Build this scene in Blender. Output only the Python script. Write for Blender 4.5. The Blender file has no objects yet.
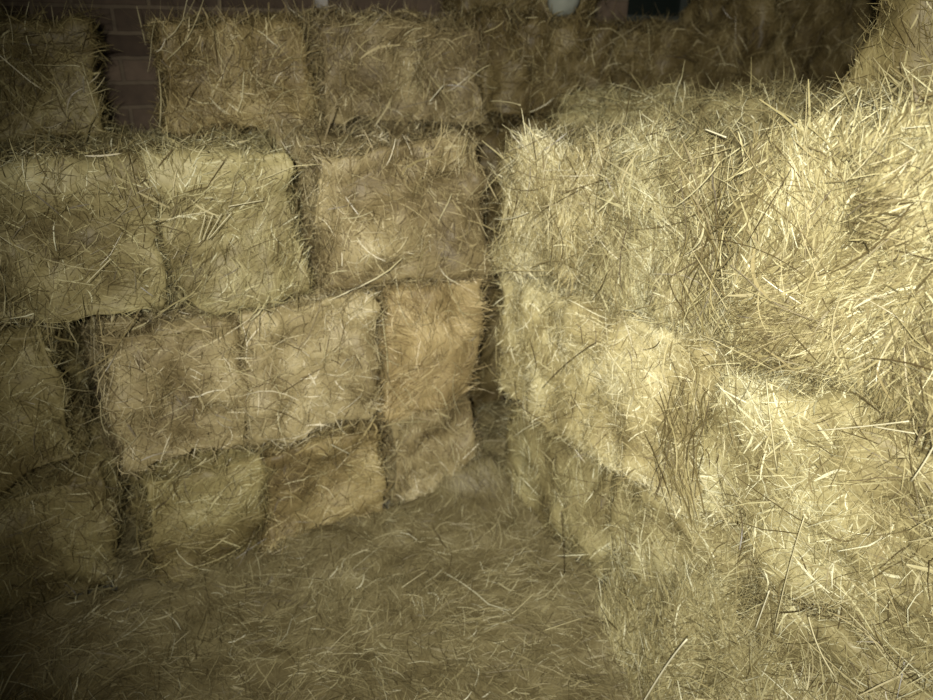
import bpy, math
import numpy as np
from math import radians, sin, cos

SC = bpy.context.scene
COL = SC.collection
RNG = np.random.default_rng(7)
CAM = np.array([0.0, 0.0, 1.6])

# ------------------------------------------------------------------ frames
YAW = math.atan2(.449, .8935)                     # the back wall runs along x; the camera is turned from it
def turn(p):
    p = np.asarray(p, float); c, s_ = cos(YAW), sin(YAW)
    return np.stack([p[..., 0] * c + p[..., 1] * s_, -p[..., 0] * s_ + p[..., 1] * c, p[..., 2]], -1)
UL = turn([.8935, .449, 0.0]);  NL = turn([.449, -.8935, 0.0])     # left stack: along, outward
UR = turn([.53, -.848, 0.0]);   NR = turn([-.848, -.53, 0.0])      # right stack
PL = turn([-.134, 2.150, 0.0]); PR = turn([.129, 2.21, 0.0])
Z = np.array([0.0, 0.0, 1.0])

# ------------------------------------------------------------------ noise
def _h(i, j, k, seed):
    a = (i.astype(np.int64) * 73856093) ^ (j.astype(np.int64) * 19349663) ^ (k.astype(np.int64) * 83492791) ^ (seed * 2654435761)
    a = (a ^ (a >> 13)) * 1274126177 & 0xffffffff
    a = (a ^ (a >> 16)) & 0xffffff
    return a / float(0xffffff)

def vnoise(p, seed=0):
    i = np.floor(p).astype(np.int64); f = p - i; f = f * f * (3 - 2 * f)
    r = 0
    for dx in (0, 1):
        for dy in (0, 1):
            for dz in (0, 1):
                w = (f[:, 0] if dx else 1 - f[:, 0]) * (f[:, 1] if dy else 1 - f[:, 1]) * (f[:, 2] if dz else 1 - f[:, 2])
                r = r + w * _h(i[:, 0] + dx, i[:, 1] + dy, i[:, 2] + dz, seed)
    return r * 2 - 1

def norm(v):
    return v / np.maximum(np.linalg.norm(v, axis=-1, keepdims=True), 1e-9)

# ------------------------------------------------------------------ mesh
def make_mesh(name, verts, quads, tone=None, mat=None, smooth=True):
    me = bpy.data.meshes.new(name)
    nv, nq = len(verts), len(quads)
    me.vertices.add(nv); me.vertices.foreach_set('co', np.asarray(verts, np.float32).ravel())
    me.loops.add(nq * 4); me.loops.foreach_set('vertex_index', np.asarray(quads, np.int32).ravel())
    me.polygons.add(nq)
    me.polygons.foreach_set('loop_start', np.arange(0, nq * 4, 4, dtype=np.int32))
    me.polygons.foreach_set('use_smooth', np.full(nq, smooth))
    me.update(calc_edges=True)
    if tone is not None:
        a = me.attributes.new('tone', 'FLOAT', 'POINT')
        a.data.foreach_set('value', np.asarray(tone, np.float32))
    if mat: me.materials.append(mat)
    me.validate()
    return me

def link(name, me, parent=None, loc=None):
    o = bpy.data.objects.new(name, me); COL.objects.link(o)
    if parent is not None: o.parent = parent
    if loc is not None: o.location = tuple(loc)
    return o

def tag(o, label, cat, group=None, kind=None):
    o['label'] = label; o['category'] = cat
    if group: o['group'] = group
    if kind: o['kind'] = kind
    return o

def box_mesh(name, cells, mat):
    """axis-aligned boxes (x0,x1,y0,y1,z0,z1)"""
    V, Q = [], []
    for x0, x1, y0, y1, z0, z1 in cells:
        b = len(V)
        V += [(x0, y0, z0), (x1, y0, z0), (x1, y1, z0), (x0, y1, z0), (x0, y0, z1), (x1, y0, z1), (x1, y1, z1), (x0, y1, z1)]
        Q += [[b + k for k in f] for f in ((0, 3, 2, 1), (4, 5, 6, 7), (0, 1, 5, 4), (1, 2, 6, 5), (2, 3, 7, 6), (3, 0, 4, 7))]
    return make_mesh(name, V, Q, None, mat, smooth=False)

# ------------------------------------------------------------------ materials
def nodes(name):
    m = bpy.data.materials.new(name); m.use_nodes = True
    nt = m.node_tree; nt.nodes.clear()
    out = nt.nodes.new('ShaderNodeOutputMaterial'); bs = nt.nodes.new('ShaderNodeBsdfPrincipled')
    nt.links.new(bs.outputs[0], out.inputs[0])
    return m, nt, bs

def hay_material(name, stops, rough=.55, spec=.35, bump=0.0, speck=.16):
    m, nt, bs = nodes(name)
    at = nt.nodes.new('ShaderNodeAttribute'); at.attribute_name = 'tone'
    tc = nt.nodes.new('ShaderNodeTexCoord')
    nz = nt.nodes.new('ShaderNodeTexNoise'); nz.inputs['Scale'].default_value = 130; nz.inputs['Detail'].default_value = 3
    nt.links.new(tc.outputs['Object'], nz.inputs['Vector'])
    mr = nt.nodes.new('ShaderNodeMath'); mr.operation = 'MULTIPLY_ADD'
    mr.inputs[1].default_value = speck * 2; mr.inputs[2].default_value = -speck
    nt.links.new(nz.outputs['Fac'], mr.inputs[0])
    ad = nt.nodes.new('ShaderNodeMath'); ad.operation = 'ADD'; ad.use_clamp = True
    nt.links.new(at.outputs['Fac'], ad.inputs[0]); nt.links.new(mr.outputs[0], ad.inputs[1])
    cr = nt.nodes.new('ShaderNodeValToRGB')
    el = cr.color_ramp.elements
    el[0].position = stops[0][0]; el[0].color = (*stops[0][1], 1)
    el[1].position = stops[-1][0]; el[1].color = (*stops[-1][1], 1)
    for p, c in stops[1:-1]:
        e = el.new(p); e.color = (*c, 1)
    nt.links.new(ad.outputs[0], cr.inputs[0]); nt.links.new(cr.outputs[0], bs.inputs['Base Color'])
    bs.inputs['Roughness'].default_value = rough
    bs.inputs['Specular IOR Level'].default_value = spec
    if bump:
        n2 = nt.nodes.new('ShaderNodeTexNoise'); n2.inputs['Scale'].default_value = 90; n2.inputs['Detail'].default_value = 6
        nt.links.new(tc.outputs['Object'], n2.inputs['Vector'])
        b = nt.nodes.new('ShaderNodeBump'); b.inputs['Strength'].default_value = bump; b.inputs['Distance'].default_value = .01
        nt.links.new(n2.outputs['Fac'], b.inputs['Height']); nt.links.new(b.outputs[0], bs.inputs['Normal'])
    return m

def tinted(name, t, **k):
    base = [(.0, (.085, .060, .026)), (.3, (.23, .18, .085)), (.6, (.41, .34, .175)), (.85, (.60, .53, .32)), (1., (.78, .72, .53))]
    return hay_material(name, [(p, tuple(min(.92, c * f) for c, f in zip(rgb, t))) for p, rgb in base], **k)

HAY = {
    'tan':    tinted('hay_tan', (1.0, .98, .94)),
    'green':  tinted('hay_green', (.97, 1.0, .90)),
    'blond':  tinted('hay_blond', (1.10, 1.11, 1.0)),
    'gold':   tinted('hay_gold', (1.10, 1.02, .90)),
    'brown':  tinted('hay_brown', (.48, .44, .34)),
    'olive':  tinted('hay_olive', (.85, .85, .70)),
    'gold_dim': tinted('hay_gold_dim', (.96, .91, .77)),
    'floor':  tinted('hay_floor', (.76, .78, .74)),
}
STALK = tinted('stalk_pale', (1.0, 1.0, .92), rough=.4, spec=.5, speck=.1)
DARKSTALK = tinted('stalk_dark', (.45, .40, .36), speck=.1)

def plain(name, col, rough=.8, spec=.3, nscale=12, var=.25):
    m, nt, bs = nodes(name)
    tc = nt.nodes.new('ShaderNodeTexCoord')
    nz = nt.nodes.new('ShaderNodeTexNoise'); nz.inputs['Scale'].default_value = nscale; nz.inputs['Detail'].default_value = 6
    nt.links.new(tc.outputs['Object'], nz.inputs['Vector'])
    cr = nt.nodes.new('ShaderNodeValToRGB')
    cr.color_ramp.elements[0].color = (*[c * (1 - var) for c in col], 1)
    cr.color_ramp.elements[1].color = (*[min(1, c * (1 + var)) for c in col], 1)
    nt.links.new(nz.outputs['Fac'], cr.inputs[0]); nt.links.new(cr.outputs[0], bs.inputs['Base Color'])
    bs.inputs['Roughness'].default_value = rough; bs.inputs['Specular IOR Level'].default_value = spec
    return m

def brick_material():
    m, nt, bs = nodes('old_brick')
    tc = nt.nodes.new('ShaderNodeTexCoord'); mp = nt.nodes.new('ShaderNodeMapping')
    mp.inputs['Rotation'].default_value = (radians(90), 0, 0)      # brick courses run in the wall's x / z plane
    nt.links.new(tc.outputs['Object'], mp.inputs['Vector'])
    nz = nt.nodes.new('ShaderNodeTexNoise'); nz.inputs['Scale'].default_value = 9; nz.inputs['Detail'].default_value = 4
    nt.links.new(tc.outputs['Object'], nz.inputs['Vector'])
    mx0 = nt.nodes.new('ShaderNodeMix'); mx0.data_type = 'VECTOR'; mx0.inputs[0].default_value = .012
    nt.links.new(mp.outputs[0], mx0.inputs[4]); nt.links.new(nz.outputs['Color'], mx0.inputs[5])
    br = nt.nodes.new('ShaderNodeTexBrick')
    br.inputs['Scale'].default_value = 1; br.inputs['Brick Width'].default_value = .24; br.inputs['Row Height'].default_value = .082
    br.inputs['Mortar Size'].default_value = .008; br.inputs['Mortar Smooth'].default_value = .3; br.inputs['Bias'].default_value = -.1
    br.inputs['Color1'].default_value = (.060, .042, .028, 1); br.inputs['Color2'].default_value = (.150, .110, .078, 1)
    br.inputs['Mortar'].default_value = (.135, .105, .072, 1)
    nt.links.new(mx0.outputs[1], br.inputs['Vector'])
    n2 = nt.nodes.new('ShaderNodeTexNoise'); n2.inputs['Scale'].default_value = 25; n2.inputs['Detail'].default_value = 7
    nt.links.new(tc.outputs['Object'], n2.inputs['Vector'])
    mx = nt.nodes.new('ShaderNodeMix'); mx.data_type = 'RGBA'; mx.blend_type = 'OVERLAY'; mx.inputs[0].default_value = .45
    nt.links.new(br.outputs['Color'], mx.inputs[6]); nt.links.new(n2.outputs['Fac'], mx.inputs[7])
    hs = nt.nodes.new('ShaderNodeHueSaturation'); hs.inputs['Saturation'].default_value = 1.15
    nt.links.new(mx.outputs[2], hs.inputs['Color']); nt.links.new(hs.outputs[0], bs.inputs['Base Color'])
    b = nt.nodes.new('ShaderNodeBump'); b.inputs['Strength'].default_value = .7; b.inputs['Distance'].default_value = .01; b.invert = True
    nt.links.new(br.outputs['Fac'], b.inputs['Height']); nt.links.new(b.outputs[0], bs.inputs['Normal'])
    bs.inputs['Roughness'].default_value = .9
    return m

# ------------------------------------------------------------------ strands
def ribbons(p0, tang, nrm, L, W, curl, lift, tone, K=5, kink=0.0, rng=RNG):
    """one thin blade of hay per row; returns verts, quads, tones"""
    n = len(p0)
    side = norm(np.cross(tang, nrm))
    t = np.linspace(-.5, .5, K)
    V = np.zeros((n, K, 2, 3))
    bend_s = rng.normal(0, 1, n) * curl; bend_n = rng.normal(0, .5, n) * curl
    roll = rng.normal(0, .6, n)
    wd = side * np.cos(roll)[:, None] + nrm * np.sin(roll)[:, None]
    kk = rng.normal(0, kink, n) if kink else np.zeros(n)
    kt = rng.uniform(-.3, .3, n)
    for k in range(K):
        tk = t[k]
        c = p0 + tang * (tk * L)[:, None] + side * (bend_s * L * (tk * tk - .1) * 2)[:, None] \
            + nrm * (lift[0] + lift[1] * tk * 2 + bend_n * L * (tk * tk - .08))[:, None] \
            + side * (kk * L * np.maximum(tk - kt, 0))[:, None]
        w = W * (.5 if 0 < k < K - 1 else .22)
        V[:, k, 0] = c - wd * w[:, None]; V[:, k, 1] = c + wd * w[:, None]
    idx = np.arange(n * K * 2).reshape(n, K, 2)
    Q = np.stack([idx[:, :-1, 0], idx[:, :-1, 1], idx[:, 1:, 1], idx[:, 1:, 0]], -1).reshape(-1, 4)
    return V.reshape(-1, 3), Q, np.repeat(tone, K * 2)

def merge(parts):
    V, Q, T, o = [], [], [], 0
    for v, q, t in parts:
        V.append(v); Q.append(q + o); T.append(t); o += len(v)
    return np.concatenate(V), np.concatenate(Q), np.concatenate(T)

def field_dir(P, N, base, spread, seed, rng, scale=7.0, swirl=1.1):
    """locally combed direction in the tangent plane"""
    b = base[None, :] - N * (N @ base)[:, None]
    alt = np.cross(N, np.array([.31, .77, .55]))
    b = np.where(np.linalg.norm(b, axis=1, keepdims=True) < .25, alt, b)
    b = norm(b); s = np.cross(N, b)
    a = vnoise(P * scale, seed) * swirl * 1.8 + rng.normal(0, spread, len(P))
    return norm(b * np.cos(a)[:, None] + s * np.sin(a)[:, None])

# ------------------------------------------------------------------ a bale
def rounded_grid(hw, hd, hh, r, step):
    nx, ny, nz = [max(4, int(round(2 * a / step))) for a in (hw, hd, hh)]
    n = (nx, ny, nz); ids = {}; V = []; Q = []
    def vid(i, j, k):
        key = (i, j, k)
        if key not in ids:
            ids[key] = len(V); V.append((2 * i / nx - 1, 2 * j / ny - 1, 2 * k / nz - 1))
        return ids[key]
    for j, flip in ((0, 0), (ny, 1)):
        for i in range(nx):
            for k in range(nz):
                q = [vid(i, j, k), vid(i + 1, j, k), vid(i + 1, j, k + 1), vid(i, j, k + 1)]; Q.append(q[::-1] if flip else q)
    for i, flip in ((0, 1), (nx, 0)):
        for j in range(ny):
            for k in range(nz):
                q = [vid(i, j, k), vid(i, j + 1, k), vid(i, j + 1, k + 1), vid(i, j, k + 1)]; Q.append(q[::-1] if flip else q)
    for k, flip in ((0, 1), (nz, 0)):
        for i in range(nx):
            for j in range(ny):
                q = [vid(i, j, k), vid(i + 1, j, k), vid(i + 1, j + 1, k), vid(i, j + 1, k)]; Q.append(q[::-1] if flip else q)
    V = np.array(V); Q = np.array(Q)
    a = np.array([hw, hd, hh]); p = V * a
    q = np.clip(p, -(a - r), a - r); d = norm(p - q)
    return q + d * r, d, Q

BALES = 0
def bale(P, U, N, s0, s1, b0, depth, z0, z1, mat, label, group, count=5000, orient='r', lumps=.042, radius=.042, roll=0.0,
         blade=1.0, spread=.55, fly=420, tone0=.42, tone_var=.22, swirl=1.1, lean=0.0, length=1.0, step=.018, plainbody=False):
    """one hay bale: packed body with its matted blades, and the stray straws that stick out of it"""
    global BALES
    BALES += 1; seed = BALES * 17; rng = np.random.default_rng(seed)
    hw, hd, hh = (s1 - s0) / 2, depth / 2, (z1 - z0) / 2
    base = P + U * (s0 + s1) / 2 - N * (b0 + hd) + Z * z0
    root = link('hay_bale', None, loc=base)
    root.rotation_euler = (0, radians(roll) * .6, math.atan2(U[1], U[0]) + radians(roll))
    tag(root, label, 'hay bale', group)
    root.empty_display_size = .1
    v, d, Q = rounded_grid(hw, hd, hh, min(radius, hh * .8, hw * .8), step)
    # the body sags and bulges: broad lumps, then clumps
    nn = vnoise(v * 5.5 + seed, seed) * lumps + vnoise(v * 12 + seed, seed + 1) * lumps * .75 + vnoise(v * 34 + seed, seed + 2) * lumps * .30
    inner = np.clip(1 - np.abs(v) / np.array([hw, hd, hh]), 0, 1)
    bulge = .016 * (1 - np.max(np.abs(d) * (1 - inner), axis=1))
    v = v + d * (nn + bulge - lumps * .45)[:, None]
    for ax, am in ((0, .017), (1, .014), (2, .017)):
        v[:, ax] += vnoise(v * 4.2 + 3.1 * ax + seed, seed + 30 + ax) * am * (0 if plainbody else 1)
    v[:, 2] = np.maximum(v[:, 2], -hh + .004)
    v[:, 0] += (v[:, 2] / hh) * lean
    v[:, 2] += hh
    bt = tone0 - .04 + vnoise(v * 7, seed + 5) * .25 + vnoise(v * 24, seed + 8) * .14
    parts = [(v, Q, bt)]
    # visible faces in world orientation
    wM = np.stack([U, -N, Z], 1)                    # local x along U, local y into the stack
    ctr = v[Q].mean(1); e1 = v[Q[:, 2]] - v[Q[:, 0]]; e2 = v[Q[:, 3]] - v[Q[:, 1]]
    fn = np.cross(e1, e2); area = np.linalg.norm(fn, axis=1); fn = norm(fn)
    sgn = np.sign(np.sum(fn * (ctr - np.array([0, 0, hh])), 1)); fn *= sgn[:, None]
    wc = ctr @ wM.T + base; wn = fn @ wM.T
    face = np.sum(norm(CAM - wc) * wn, 1)
    w = area * np.clip(face + .45, 0, .7)
    edge = np.clip(1 - np.max(np.abs(fn), axis=1), 0, .4) * 2.5
    wf = w * (1 + 5 * edge)
    if not plainbody and w.sum() > 0:
        def sample(n, w=w):
            f = rng.choice(len(Q), n, p=w / w.sum())
            uv = rng.random((n, 2))
            a, b, c, e = (v[Q[f, i]] for i in range(4))
            p = (a * (1 - uv[:, :1]) + b * uv[:, :1]) * (1 - uv[:, 1:]) + (e * (1 - uv[:, :1]) + c * uv[:, :1]) * uv[:, 1:]
            return p, fn[f]
        ov = {'v': np.array([.12, 0, 1.]), 'h': np.array([1., .1, .12]), 'd': np.array([.7, .1, .7]), 'r': np.array([.6, .2, .5])}[orient]
        sp = spread if orient != 'r' else spread + .45
        p, nr = sample(count)
        nr = norm(nr + rng.normal(0, .28, nr.shape))
        tg = field_dir(p, nr, ov, sp, seed + 3, rng, swirl=swirl)
        L = rng.lognormal(math.log(.050 * length), .5, count)
        W = rng.lognormal(math.log(.0019 * blade), .45, count)
        tn = tone0 + rng.normal(0, tone_var, count) + vnoise(p * 7, seed + 5) * .25 + vnoise(p * 24, seed + 8) * .14
        tn = np.where(rng.random(count) < .02, tn + .35, tn)
        parts.append(ribbons(p, tg, nr, np.minimum(L, .22), W, .18, (rng.uniform(-.003, .010, count), rng.normal(0, .006, count)), np.clip(tn, .02, .97), kink=.15, rng=rng))
    if not plainbody and count:
        nf = count // 3
        p, nr = sample(nf, wf)
        tg = norm(field_dir(p, nr, ov, 1.2, seed + 9, rng) + nr * np.abs(rng.normal(0, .8, nf))[:, None])
        Lf = np.minimum(rng.lognormal(math.log(.035), .5, nf), .12)
        side = norm(rng.normal(0, 1, (nf, 3)))
        tn = np.clip(tone0 + .03 + rng.normal(0, .2, nf) + vnoise(p * 7, seed + 5) * .2, .02, 1)
        parts.append(ribbons(p + nr * .006, tg, side, Lf, rng.lognormal(math.log(.0013), .4, nf), .3, (np.zeros(nf), np.zeros(nf)), tn, K=4, kink=.3, rng=rng))
        # wisps that slip over the edges and hang across the joint to the next bale
        nd = 600
        p, nr = sample(nd, w * edge)
        tg = norm(np.array([0, 0, -1.0])[None, :] * rng.uniform(.1, 1.2, nd)[:, None] + nr * np.abs(rng.normal(0, .12, nd))[:, None] + rng.normal(0, .45, (nd, 3)))
        Lf = np.minimum(rng.lognormal(math.log(.09), .45, nd), .22)
        tn = np.clip(tone0 + rng.normal(0, .2, nd), .02, 1)
        parts.append(ribbons(p + nr * .012, tg, nr, Lf, rng.lognormal(math.log(.0017), .4, nd), .4, (np.zeros(nd), np.zeros(nd)), tn, K=5, kink=.4, rng=rng))
    bv, bq, btn = merge(parts)
    link('packed_hay', make_mesh('packed_hay', bv, bq, btn, mat), root)
    if fly and not plainbody:
        p, nr = sample(fly, wf)
        tg = field_dir(p, nr, ov, .9, seed + 4, rng)
        tg = norm(tg + nr * np.abs(rng.normal(0, .22, fly))[:, None])
        L = np.minimum(rng.lognormal(math.log(.075 * length), .5, fly), .26); W = rng.lognormal(math.log(.0017 * blade), .4, fly)
        tn = np.clip(np.where(rng.random(fly) < .3, .12, .62) + rng.normal(0, .17, fly), .03, .88)
        sv, sq, st = ribbons(p + nr * (L * .10)[:, None], tg, nr, L, W, .14, (rng.uniform(.002, .012, fly), np.zeros(fly)), tn, K=6, kink=.3, rng=rng)
        o = link('stray_straws', make_mesh('stray_straws', sv, sq, st, STALK), root); o['kind'] = 'stuff'
    return root

TOPROW, LEFTSTK, RIGHTSTK, BACK = 'hay bales of the set-back top row', 'hay bales of the left stack', 'hay bales of the right stack', 'hay bales at the back on the right'

# --- left stack, ends towards the camera. rows from the floor up
L = lambda *a, **k: bale(PL, UL, NL, *a, **k)
R = lambda *a, **k: bale(PR, UR, NR, *a, **k)
zD, zC, zB = (0.0, .445), (.447, .915), (.917, 1.36)
yD, yC = (0.0, .465), (.467, .935)
L(-1.50, -1.010, .10, .80, *zD, HAY['olive'], 'dark olive hay bale at the floor, at the left edge of the photo', LEFTSTK, 7000, 'r')
L(-.945, -.595, -.02, .86, *zD, HAY['olive'], 'dull hay bale on the floor just right of the dark vertical gap', LEFTSTK, 7000, 'd', roll=1.5)
L(-.580, -.145, .0, .84, *zD, HAY['gold_dim'], 'brownish hay bale on the floor, second to the right of the dark vertical gap', LEFTSTK, 7000, 'd', roll=-1)
L(-.143, .225, .02, .82, *zD, HAY['tan'], 'small tan hay bale on the floor in the corner between the two stacks', LEFTSTK, 7000, 'v')
L(-1.50, -1.040, .12, .78, *zC, HAY['olive'], 'olive hay bale at the left photo edge, left of the dark gap, second row', LEFTSTK, 7000, 'r', roll=-1.5)
L(-.985, -.600, -.025, .86, *zC, HAY['tan'], 'hay bale second from the floor, just right of the dark vertical gap', LEFTSTK, 7000, 'r', roll=1.5, tone0=.44)
L(-.590, -.150, .0, .84, *zC, HAY['tan'], 'light tan rounded hay bale left of the golden smooth-faced bale', LEFTSTK, 7500, 'r', tone0=.52, roll=-1.2)
L(-.149, .222, .01, .82, *zC, HAY['gold'], 'golden smooth-faced hay bale in the middle, tucked in the corner between the stacks', LEFTSTK, 8000, 'v', lumps=.034, tone0=.50, tone_var=.18, spread=.3, length=1.3)
L(-1.27, -.770, -.01, .86, *zB, HAY['green'], 'greenish hay bale at the left photo edge in the third row up', LEFTSTK, 8000, 'r', roll=1)
L(-.760, -.345, -.02, .87, *zB, HAY['green'], 'pale greenish hay bale with a fan of bright straws on its face, third row up', LEFTSTK, 9000, 'd', tone0=.50, roll=-1.5)
L(-.343, .228, .0, .84, *zB, HAY['tan'], 'wide tan hay bale left of the corner gap, above the golden smooth-faced bale', LEFTSTK, 10000, 'v', tone0=.46, spread=.6, roll=.8)
# --- top row, set back on the third row
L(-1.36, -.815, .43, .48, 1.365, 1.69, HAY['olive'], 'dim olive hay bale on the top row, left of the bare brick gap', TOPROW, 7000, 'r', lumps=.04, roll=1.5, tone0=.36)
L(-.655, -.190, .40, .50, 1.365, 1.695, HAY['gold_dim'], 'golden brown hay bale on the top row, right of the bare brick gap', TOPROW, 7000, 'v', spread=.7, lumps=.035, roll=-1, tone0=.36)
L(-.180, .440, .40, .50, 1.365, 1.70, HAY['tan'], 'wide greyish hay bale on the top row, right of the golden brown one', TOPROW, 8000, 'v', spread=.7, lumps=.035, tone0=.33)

# --- right stack, coming towards the camera
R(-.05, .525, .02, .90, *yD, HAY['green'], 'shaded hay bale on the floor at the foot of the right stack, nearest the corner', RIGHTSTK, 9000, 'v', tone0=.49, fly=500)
R(.53, 1.02, .0, .90, *yD, HAY['green'], 'hay bale on the floor under the bristly straw, right of the shaded corner bale', RIGHTSTK, 11000, 'r', length=1.2, fly=900, tone0=.56)
R(1.04, 1.60, -.01, .90, *yD, HAY['green'], 'shaggy hay bale low in the right bottom corner of the photo', RIGHTSTK, 12000, 'r', length=1.2, fly=1000, tone0=.48)
R(-.06, .415, .0, .90, *yC, HAY['blond'], 'bright blond hay bale in the middle row of the right stack, beside the corner gap', RIGHTSTK, 11000, 'v', spread=.6, tone0=.68, fly=700)
R(.42, .82, .01, .90, *yC, HAY['blond'], 'pale blond hay bale in the middle row of the right stack, left of bristly stalks', RIGHTSTK, 11000, 'r', tone0=.68, fly=700)
R(.83, 1.45, -.01, .92, *yC, HAY['green'], 'pale greenish hay bale below the largest bale at the right photo edge', RIGHTSTK, 15000, 'r', length=1.2, tone0=.60, fly=1100)
R(-.075, .345, -.015, .38, .94, 1.385, HAY['blond'], 'yellowish frayed hay bale end with hanging straw at the corner of the right stack top', RIGHTSTK, 11000, 'v', spread=.35, tone0=.70, swirl=.6, length=1.4, fly=700, radius=.09, roll=-1)
R(.360, .765, .045, .34, .94, 1.40, HAY['green'], 'green-tan hay bale with hanging stalks between the yellowish end and largest bale', RIGHTSTK, 13000, 'v', spread=.4, length=1.4, fly=700, radius=.10, swirl=.7, tone0=.57)
R(.845, 1.46, -.04, .50, .94, 1.51, HAY['green'], 'largest and nearest hay bale, pale green, at the right photo edge', RIGHTSTK, 22000, 'v', spread=.4, swirl=.7, length=1.2, tone0=.48, fly=800, radius=.11)
# behind the front bales of the right stack
R(-.36, .14, .38, .50, .94, 1.475, HAY['green'], 'low rounded hay bale behind the yellowish frayed one, in front of the tall dark bale', BACK, 7000, 'h', radius=.14, lumps=.04, tone0=.48, fly=250)
R(.16, .70, .39, .50, .94, 1.50, HAY['green'], 'low rounded hay bale behind the green-tan one, in front of the dark bales', BACK, 7000, 'h', radius=.14, lumps=.04, tone0=.48, fly=250)
# dark bales at the very back
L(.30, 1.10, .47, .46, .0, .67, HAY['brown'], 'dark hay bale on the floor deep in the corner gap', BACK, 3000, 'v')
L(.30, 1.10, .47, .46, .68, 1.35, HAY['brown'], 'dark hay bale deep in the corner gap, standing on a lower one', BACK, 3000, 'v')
L(.455, 1.10, .45, .48, 1.36, 1.725, HAY['brown'], 'dark brown hay bale at the back directly under the pale dust-orb ball', BACK, 7000, 'v', lumps=.04)
L(.46, 1.10, .62, .29, 1.735, 2.10, HAY['brown'], 'dark hay bale at the top photo edge behind the pale dust-orb ball', BACK, 5000, 'v', lumps=.035)
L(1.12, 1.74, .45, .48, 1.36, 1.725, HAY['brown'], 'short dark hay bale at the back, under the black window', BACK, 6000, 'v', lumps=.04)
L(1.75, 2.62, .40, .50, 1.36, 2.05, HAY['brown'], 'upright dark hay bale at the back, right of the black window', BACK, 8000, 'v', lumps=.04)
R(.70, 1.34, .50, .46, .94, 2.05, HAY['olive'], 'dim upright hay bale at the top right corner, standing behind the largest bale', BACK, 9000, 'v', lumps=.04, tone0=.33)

# ------------------------------------------------------------------ floor and loose hay
def sheet(x0, x1, y0, y1, step, hfun):
    xs = np.arange(x0, x1 + 1e-6, step); ys = np.arange(y0, y1 + 1e-6, step)
    X, Y = np.meshgrid(xs, ys, indexing='ij')
    P = np.stack([X.ravel(), Y.ravel(), np.zeros(X.size)], 1)
    P[:, 2] = hfun(P)
    i = np.arange(X.size).reshape(X.shape)
    Q = np.stack([i[:-1, :-1], i[1:, :-1], i[1:, 1:], i[:-1, 1:]], -1).reshape(-1, 4)
    return P, Q

def on_sheet(P, Q, n, keep, rng):
    ctr = P[Q].mean(1); k = np.nonzero(keep(ctr))[0]
    ar = np.linalg.norm(np.cross(P[Q[k, 2]] - P[Q[k, 0]], P[Q[k, 3]] - P[Q[k, 1]]), axis=1)
    f = rng.choice(k, n, p=ar / ar.sum()); uv = rng.random((n, 2))
    a, b, c, e = (P[Q[f, i]] for i in range(4))
    p = (a * (1 - uv[:, :1]) + b * uv[:, :1]) * (1 - uv[:, 1:]) + (e * (1 - uv[:, :1]) + c * uv[:, :1]) * uv[:, 1:]
    nr = norm(np.cross(P[Q[f, 1]] - P[Q[f, 0]], P[Q[f, 3]] - P[Q[f, 0]]))
    return p, nr

rel = lambda p: ((turn(p) - PL) @ NL, (turn(p) - PR) @ NR)
def floor_h(P):
    q = P.copy(); q[:, 2] = 0
    a, b = rel(P); s = (turn(P) - PR) @ UR
    bank = .07 * np.clip(1 - np.maximum(a, 0) / .28, 0, 1) ** 1.5 + .06 * np.clip(1 - np.hypot(np.maximum(a, 0), np.maximum(b, 0)) / .40, 0, 1) + .03 * np.clip(1 - np.maximum(b, 0) / .2, 0, 1)
    return .006 + np.maximum(0, .014 + bank + vnoise(q * 4, 91) * .014 + vnoise(q * 13, 92) * (.009 + bank * .2) + vnoise(q * 33, 93) * .005)

def loose(name, P, Q, mat, n, keep, base, label, cat, seed, length=1.0, blade=1.0, tone0=.4, spread=.6, fly=.04, up=.0, swirl=.8):
    rng = np.random.default_rng(seed)
    bt = tone0 - .06 + vnoise(P * 9, seed) * .13 + vnoise(P * 30, seed + 1) * .1
    p, nr = on_sheet(P, Q, n, keep, rng)
    P, p, nr, base = turn(P), turn(p), turn(nr), turn(base)
    tg = field_dir(p, nr, np.array(base), spread, seed + 2, rng, scale=5, swirl=swirl)
    if up: tg = norm(tg + nr * np.abs(rng.normal(0, up, n))[:, None])
    ln = np.minimum(rng.lognormal(math.log(.075 * length), .5, n), .28); W = rng.lognormal(math.log(.0020 * blade), .4, n)
    tn = tone0 + rng.normal(0, .16, n) + vnoise(p * 9, seed) * .14
    tn = np.where(rng.random(n) < fly, tn + .45, tn)
    v, q, t = merge([(P, Q, bt), ribbons(p, tg, nr, ln, W, .16, (rng.uniform(.0, .012, n), rng.normal(0, .004, n)), np.clip(tn, .02, 1), kink=.3, rng=rng)])
    o = link(name, make_mesh(name, v, q, t, mat)); tag(o, label, cat, kind='stuff')
    return o

concrete = plain('dusty_concrete', (.18, .17, .13), nscale=6)
fl = link('floor', box_mesh('floor', [(-3.2, 4.2, -2.2, 3.4, -.1, 0)], concrete)); fl['kind'] = 'structure'

P, Q = sheet(-1.7, 1.0, .7, 2.9, .016, floor_h)
def in_front(c):
    a, b = rel(c); sr = (turn(c) - PR) @ UR; sl = (turn(c) - PL) @ UL
    gap = (a > -.42) & (sr < .02) & (sl > .21)
    return ((a > -.02) & (b > -.02)) | gap | ((a > -.6) & (sl > -1.05) & (sl < -.90))
ctr = P[Q].mean(1); Q = Q[in_front(ctr)]
loose('loose_floor_hay', P, Q, HAY['floor'], 26000, lambda c: c[:, 1] > .9, (.93, .35, 0), 'layer of loose greyish hay covering the barn floor in front of the stacks', 'loose hay', 400, spread=.75, length=.75, swirl=1.2, up=.12, fly=.025)

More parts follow.
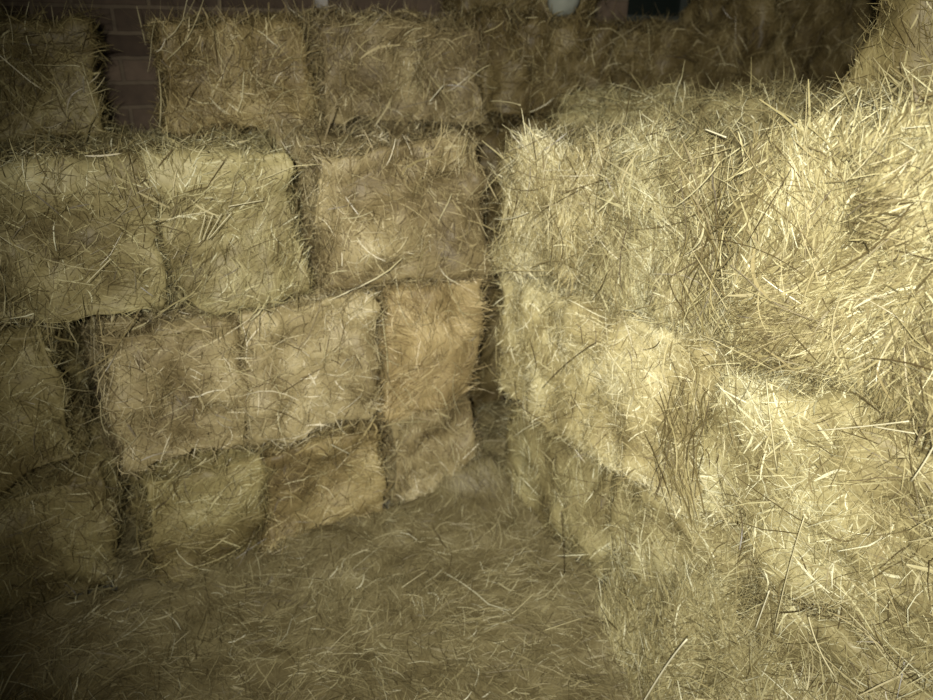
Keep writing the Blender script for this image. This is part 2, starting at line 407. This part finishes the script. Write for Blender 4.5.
# drift of hay fallen along the foot of the right stack
def drift_h(P):
    a, b = rel(P)
    s = (turn(P) - PR) @ UR
    q = P.copy(); q[:, 2] = 0
    prof = np.clip(1 - b / (.06 + .20 * np.clip((s - .55) / .5, 0, 1.1)), 0, 1) ** 1.2
    amp = .06 + .24 * np.clip((s - .4) / .5, 0, 1)
    lump = 1 + .45 * vnoise(q * 7, 31) + .25 * vnoise(q * 17, 32)
    return .004 + prof * amp * lump
P, Q = sheet(-.3, 1.1, .75, 2.4, .016, drift_h)
ctr = P[Q].mean(1); a, b = rel(ctr); s = (turn(ctr) - PR) @ UR
Q = Q[(b > .012) & (b < .24) & (s > .62) & (s < 1.5) & (ctr[:, 2] > .012) & (a > .0)]
loose('hay_drift', P, Q, HAY['green'], 13000, lambda c: c[:, 1] > 0, (.3, -.4, .9), 'bristly drift of loose straw at the foot of the right stack', 'loose hay', 500, length=1.25, blade=1.1, tone0=.60, spread=.8, up=.4)

# ------------------------------------------------------------------ single long straws that show on their own
def straw(pts, r, mat, label, tone=.85):
    pts = np.array(pts, float)
    # quadratic curve through three points
    if len(pts) == 2: pts = np.array([pts[0], pts.mean(0), pts[1]])
    t = np.linspace(0, 1, 9)[:, None]
    c = pts[0] * (2 * (t - .5) * (t - 1)) + pts[1] * (4 * t * (1 - t)) + pts[2] * (2 * t * (t - .5))
    d = norm(np.gradient(c, axis=0)); up = np.array([.3, .2, .93]); s = norm(np.cross(d, up)); n2 = np.cross(s, d)
    K = 6; V = []
    for k in range(K):
        an = 2 * math.pi * k / K; V.append(c + s * r * cos(an) + n2 * r * sin(an))
    V = np.stack(V, 1).reshape(-1, 3)
    i = np.arange(len(V)).reshape(9, K); j = np.roll(i, -1, 1)
    Q = np.stack([i[:-1], i[1:], j[1:], j[:-1]], -1).reshape(-1, 4)
    caps = []
    for row in (i[0], i[-1][::-1]):
        caps += [[row[0], row[1], row[2], row[3]], [row[0], row[3], row[4], row[5]]]
    org = c[0].copy()
    o = link('straw_stalk', make_mesh('straw_stalk', V - org, np.concatenate([Q, caps]), np.full(len(V), tone), mat), loc=org)
    return tag(o, label, 'straw', 'single long straws')

def onR(s, z, b): return PR + UR * s + NR * (b + .015) + Z * z
def onL(s, z, b): return PL + UL * s + NL * (b + .012) + Z * z
straw([turn([.425, 1.250, .09]), onR(1.024, .28, .235), onR(1.072, .413, .235)], 0.0021, STALK, 'long bright straw leaning from the floor hay at the bottom edge of the photo', 1.0)
straw([turn(p) for p in [(-.201, 1.714, .07), (-.16, 1.752, .075), (-.127, 1.791, .07)]], 0.0012, STALK, 'short pale straw slanting on the floor hay in front of the brownish floor bale', .9)
straw([turn(p) for p in [(.228, 1.55, .06), (.342, 1.593, .065)]], 0.0012, STALK, 'pale straw lying nearly level on the floor hay, left of the bristly drift', .8)
straw([turn(p) for p in [(.136, 1.613, .06), (.211, 1.688, .075)]], 0.0012, STALK, 'short pale straw tilted up to the right in the middle of the floor hay', .85)
straw([onR(.477, .332, .10), onR(.495, .233, .10), onR(.509, .121, .10)], 0.0010, DARKSTALK, 'dark upright stalk in front of the shaded floor bale', .15)
straw([onR(1.156, .922, .05), onR(1.237, .971, .055), onR(1.311, 1.018, .06)], 0.0012, STALK, 'long pale straw lying across below the largest bale, upper of a pair', .95)
straw([onR(1.254, .977, .05), onR(1.323, .998, .055)], 0.0012, STALK, 'shorter pale straw just under the long one below the largest bale', .95)
straw([onR(1.027, .982, .05), onR(1.064, .901, .065), onR(1.09, .794, .05)], 0.0015, STALK, 'curved pale stalk hanging down below the left corner of the largest bale', .85)
straw([onR(.722, 1.446, -.03), onR(.781, 1.434, -.03)], 0.0018, STALK, 'short thick bright straw on top of the green-tan bale', 1.)
straw([onR(.297, .657, .05), onR(.408, .783, .055), onR(.516, .885, .05)], 0.0009, DARKSTALK, 'long dark stalk slanting across the bright blond bale', .15)
straw([onR(1.185, .45, .10), onR(1.188, .62, .105), onR(1.193, .76, .10)], 0.0011, STALK, 'tall thin pale stalk standing over the bristly drift', .85)
straw([onR(1.16, .461, .13), onR(1.172, .575, .13)], 0.0011, STALK, 'short bright straw beside the tall thin stalk over the bristly drift', 1.)
straw([onR(.934, 1.25, .055), onR(.972, 1.327, .06), onR(1.002, 1.402, .055)], 0.0008, DARKSTALK, 'dark thin stalk slanting on the face of the largest bale', .15)
straw([onR(1.34, .912, .06), onR(1.354, .97, .06), onR(1.361, 1.02, .06)], 0.0012, STALK, 'bent pale straw at the right photo edge below the largest bale', .95)
straw([onR(1.256, .568, .12), onR(1.294, .517, .125), onR(1.335, .476, .12)], 0.0015, STALK, 'pale straw slanting down to the right over the shaggy bottom bale', .85)
straw([onR(.027, 1.131, .06), onR(.111, 1.144, .06), onR(.189, 1.176, .045)], 0.0015, STALK, 'straw sticking out sideways from the face of the yellowish frayed bale', .95)
straw([onR(-.119, 1.461, -.02), onR(-.038, 1.465, -.02), onR(.035, 1.458, -.03)], 0.0012, STALK, 'thin straw poking left from the top of the yellowish frayed bale', .8)
straw([onL(.183, 1.447, -.36), onL(.236, 1.498, -.36)], 0.0015, STALK, 'bright short straw on the wide greyish top row bale', 1.)
straw([onL(-.942, 1.074, .06), onL(-.878, 1.128, .06)], 0.0011, STALK, 'short pale straw on the lower face of the greenish bale at the left edge', .9)
for a0, b0_ in ((-.665, -.640), (-.655, -.622), (-.645, -.600), (-.640, -.575)):
    straw([onL(a0, 1.151, .055), onL(b0_, 1.215, .06)], 0.0011, STALK, 'pale straw of the little fan on the pale greenish bale', .9)
straw([onL(-.58, 1.231, .055), onL(-.491, 1.239, .055)], 0.0012, STALK, 'level pale straw above the little fan on the pale greenish bale', .9)
straw([onL(-.363, .453, .05), onL(-.307, .404, .05)], 0.0011, STALK, 'bright straw at the lower edge of the light tan rounded bale', 1.)


def tangle(s0, s1, z0, z1, b0, b1, n, seed, label):
    rng = np.random.default_rng(seed)
    p = PR + np.outer(rng.uniform(s0, s1, n), UR) + np.outer(rng.uniform(z0, z1, n), Z) + np.outer(rng.uniform(b0, b1, n), NR)
    tg = norm(np.outer(np.ones(n), Z) + np.outer(rng.normal(-.1, .55, n), UR) + np.outer(rng.normal(0, .2, n), NR))
    nr = norm(NR + rng.normal(0, .3, (n, 3)))
    org = PR + UR * (s0 + s1) / 2 + Z * z0
    v, q, t = ribbons(p, tg, nr, rng.uniform(.07, .2, n), rng.lognormal(math.log(.0024), .3, n), .15, (np.zeros(n), np.zeros(n)), np.clip(rng.normal(.36, .30, n), .04, .95), K=7, kink=.25, rng=rng)
    o = link('stalk_tangle', make_mesh('stalk_tangle', v - org, q, t, HAY['olive']), loc=org)
    tag(o, label, 'stalks', kind='stuff')
tangle(.745, .85, 1.04, 1.37, -.04, .04, 110, 71, 'tangle of dark stalks hanging in the joint left of the largest bale')
tangle(.75, .89, .54, .86, .015, .06, 110, 72, 'bristly dark stalks hanging between the pale blond bale and the pale greenish one')

# ------------------------------------------------------------------ added pale ball in place of a flash-lit dust orb
def orb_standin():
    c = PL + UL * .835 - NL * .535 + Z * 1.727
    root = link('pale_orb_standin', None, loc=c); tag(root, 'pale ball added for a flash-lit dust orb on a dark bale at the top edge of the photo', 'orb_standin')
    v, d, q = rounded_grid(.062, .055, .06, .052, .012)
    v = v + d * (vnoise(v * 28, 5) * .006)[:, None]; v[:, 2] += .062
    m = plain('orb_pale', (.23, .235, .185), nscale=40, var=.12)
    link('orb_body', make_mesh('orb_body', v, q, None, m), root)
    V, Qd = [], []
    for k in range(16):
        for j in range(6):
            a, b2 = 2 * math.pi * k / 16, 2 * math.pi * j / 6
            V.append(((.020 + .005 * cos(b2)) * cos(a), (.020 + .005 * cos(b2)) * sin(a), .126 + .005 * sin(b2)))
            n1, n2_ = (k + 1) % 16, (j + 1) % 6
            Qd.append((k * 6 + j, n1 * 6 + j, n1 * 6 + n2_, k * 6 + n2_))
    link('orb_ring', make_mesh('orb_ring', V, Qd, None, plain('ring_pale', (.4, .38, .3))), root)  # ring on top is made up along with the added ball
orb_standin()

# ------------------------------------------------------------------ barn shell
brick = brick_material()
rotL = math.atan2(UL[1], UL[0])
def wall_obj(name, cells, mat, back=.98):
    o = link(name, box_mesh(name, cells, mat), loc=PL - NL * back); o.rotation_euler = (0, 0, rotL); o['kind'] = 'structure'; return o
W0, W1, S0, S1, H0, H1 = -2.3, 2.75, 1.50, 2.32, 1.74, 2.25
wall_obj('wall_back', [(W0, S0, 0, .22, 0, 2.9), (S1, W1, 0, .22, 0, 2.9), (S0, S1, 0, .22, 0, H0), (S0, S1, 0, .22, H1, 2.9)], brick)
frame_m = plain('window_paint', (.05, .055, .045))
glass_m, nt, bs = nodes('night_glass')
bs.inputs['Base Color'].default_value = (.012, .016, .013, 1); bs.inputs['Roughness'].default_value = .35
win = wall_obj('window_1', [(S0, S0 + .04, .05, .12, H0, H1), (S1 - .04, S1, .05, .12, H0, H1), (S0, S1, .05, .12, H0, H0 + .03), (S0, S1, .05, .12, H1 - .03, H1), ((S0 + S1) / 2 - .015, (S0 + S1) / 2 + .015, .06, .11, H0, H1)], frame_m)
g = link('window_pane', box_mesh('window_pane', [(S0 + .03, S1 - .03, .08, .088, H0 + .02, H1 - .02)], glass_m), win)
wall_obj('trim_1', [(-.02, .028, -.03, .002, 0, 2.9)], plain('limewash', (.36, .33, .29)))
wr = link('wall_right', box_mesh('wall_right', [(0, .2, -2.2, 3.1, 0, 2.9)], plain('dark_plaster', (.10, .09, .07))), loc=(3.55, 0, 0)); wr['kind'] = 'structure'
ce = link('ceiling', box_mesh('ceiling', [(-3.2, 4.2, -2.2, 3.4, 2.9, 3.0)], plain('dark_boards', (.07, .055, .04)))); ce['kind'] = 'structure'
# masonry ledge the back bales stand on
wall_obj('trim_2', [(1.12, 2.75, -.60, -.002, 0, 1.352)], brick)

# ------------------------------------------------------------------ light: the torch held beside the camera
def aim(o, target):
    from mathutils import Vector
    o.rotation_euler = (Vector(target) - o.location).to_track_quat('-Z', 'Y').to_euler()
ld = bpy.data.lights.new('torch', 'SPOT'); ld.energy = 295; ld.color = (1.0, .98, .91)
ld.spot_size = radians(95); ld.spot_blend = 1.0; ld.shadow_soft_size = .02
lo = bpy.data.objects.new('torch', ld); COL.objects.link(lo); lo.location = tuple(turn([-.07, -.17, 1.70])); aim(lo, turn([.27, 1.7, .98]))
w = bpy.data.worlds.new('night'); SC.world = w; w.use_nodes = True
w.node_tree.nodes['Background'].inputs[0].default_value = (.75, .85, .7, 1); w.node_tree.nodes['Background'].inputs[1].default_value = .02

# ------------------------------------------------------------------ camera
cd = bpy.data.cameras.new('camera'); cam = bpy.data.objects.new('camera', cd); COL.objects.link(cam)
cd.sensor_width = 36; cd.lens = 27.0; cd.clip_start = .02
cam.location = tuple(CAM); cam.rotation_euler = (radians(90 - 23), 0, -YAW)
cd.dof.use_dof = True; cd.dof.focus_distance = 1.5; cd.dof.aperture_fstop = 2.6
SC.camera = cam
SC.view_settings.view_transform = 'Standard'; SC.view_settings.look = 'None'; SC.view_settings.gamma = 1
SC.view_settings.use_curve_mapping = False; SC.view_settings.exposure = 0.0
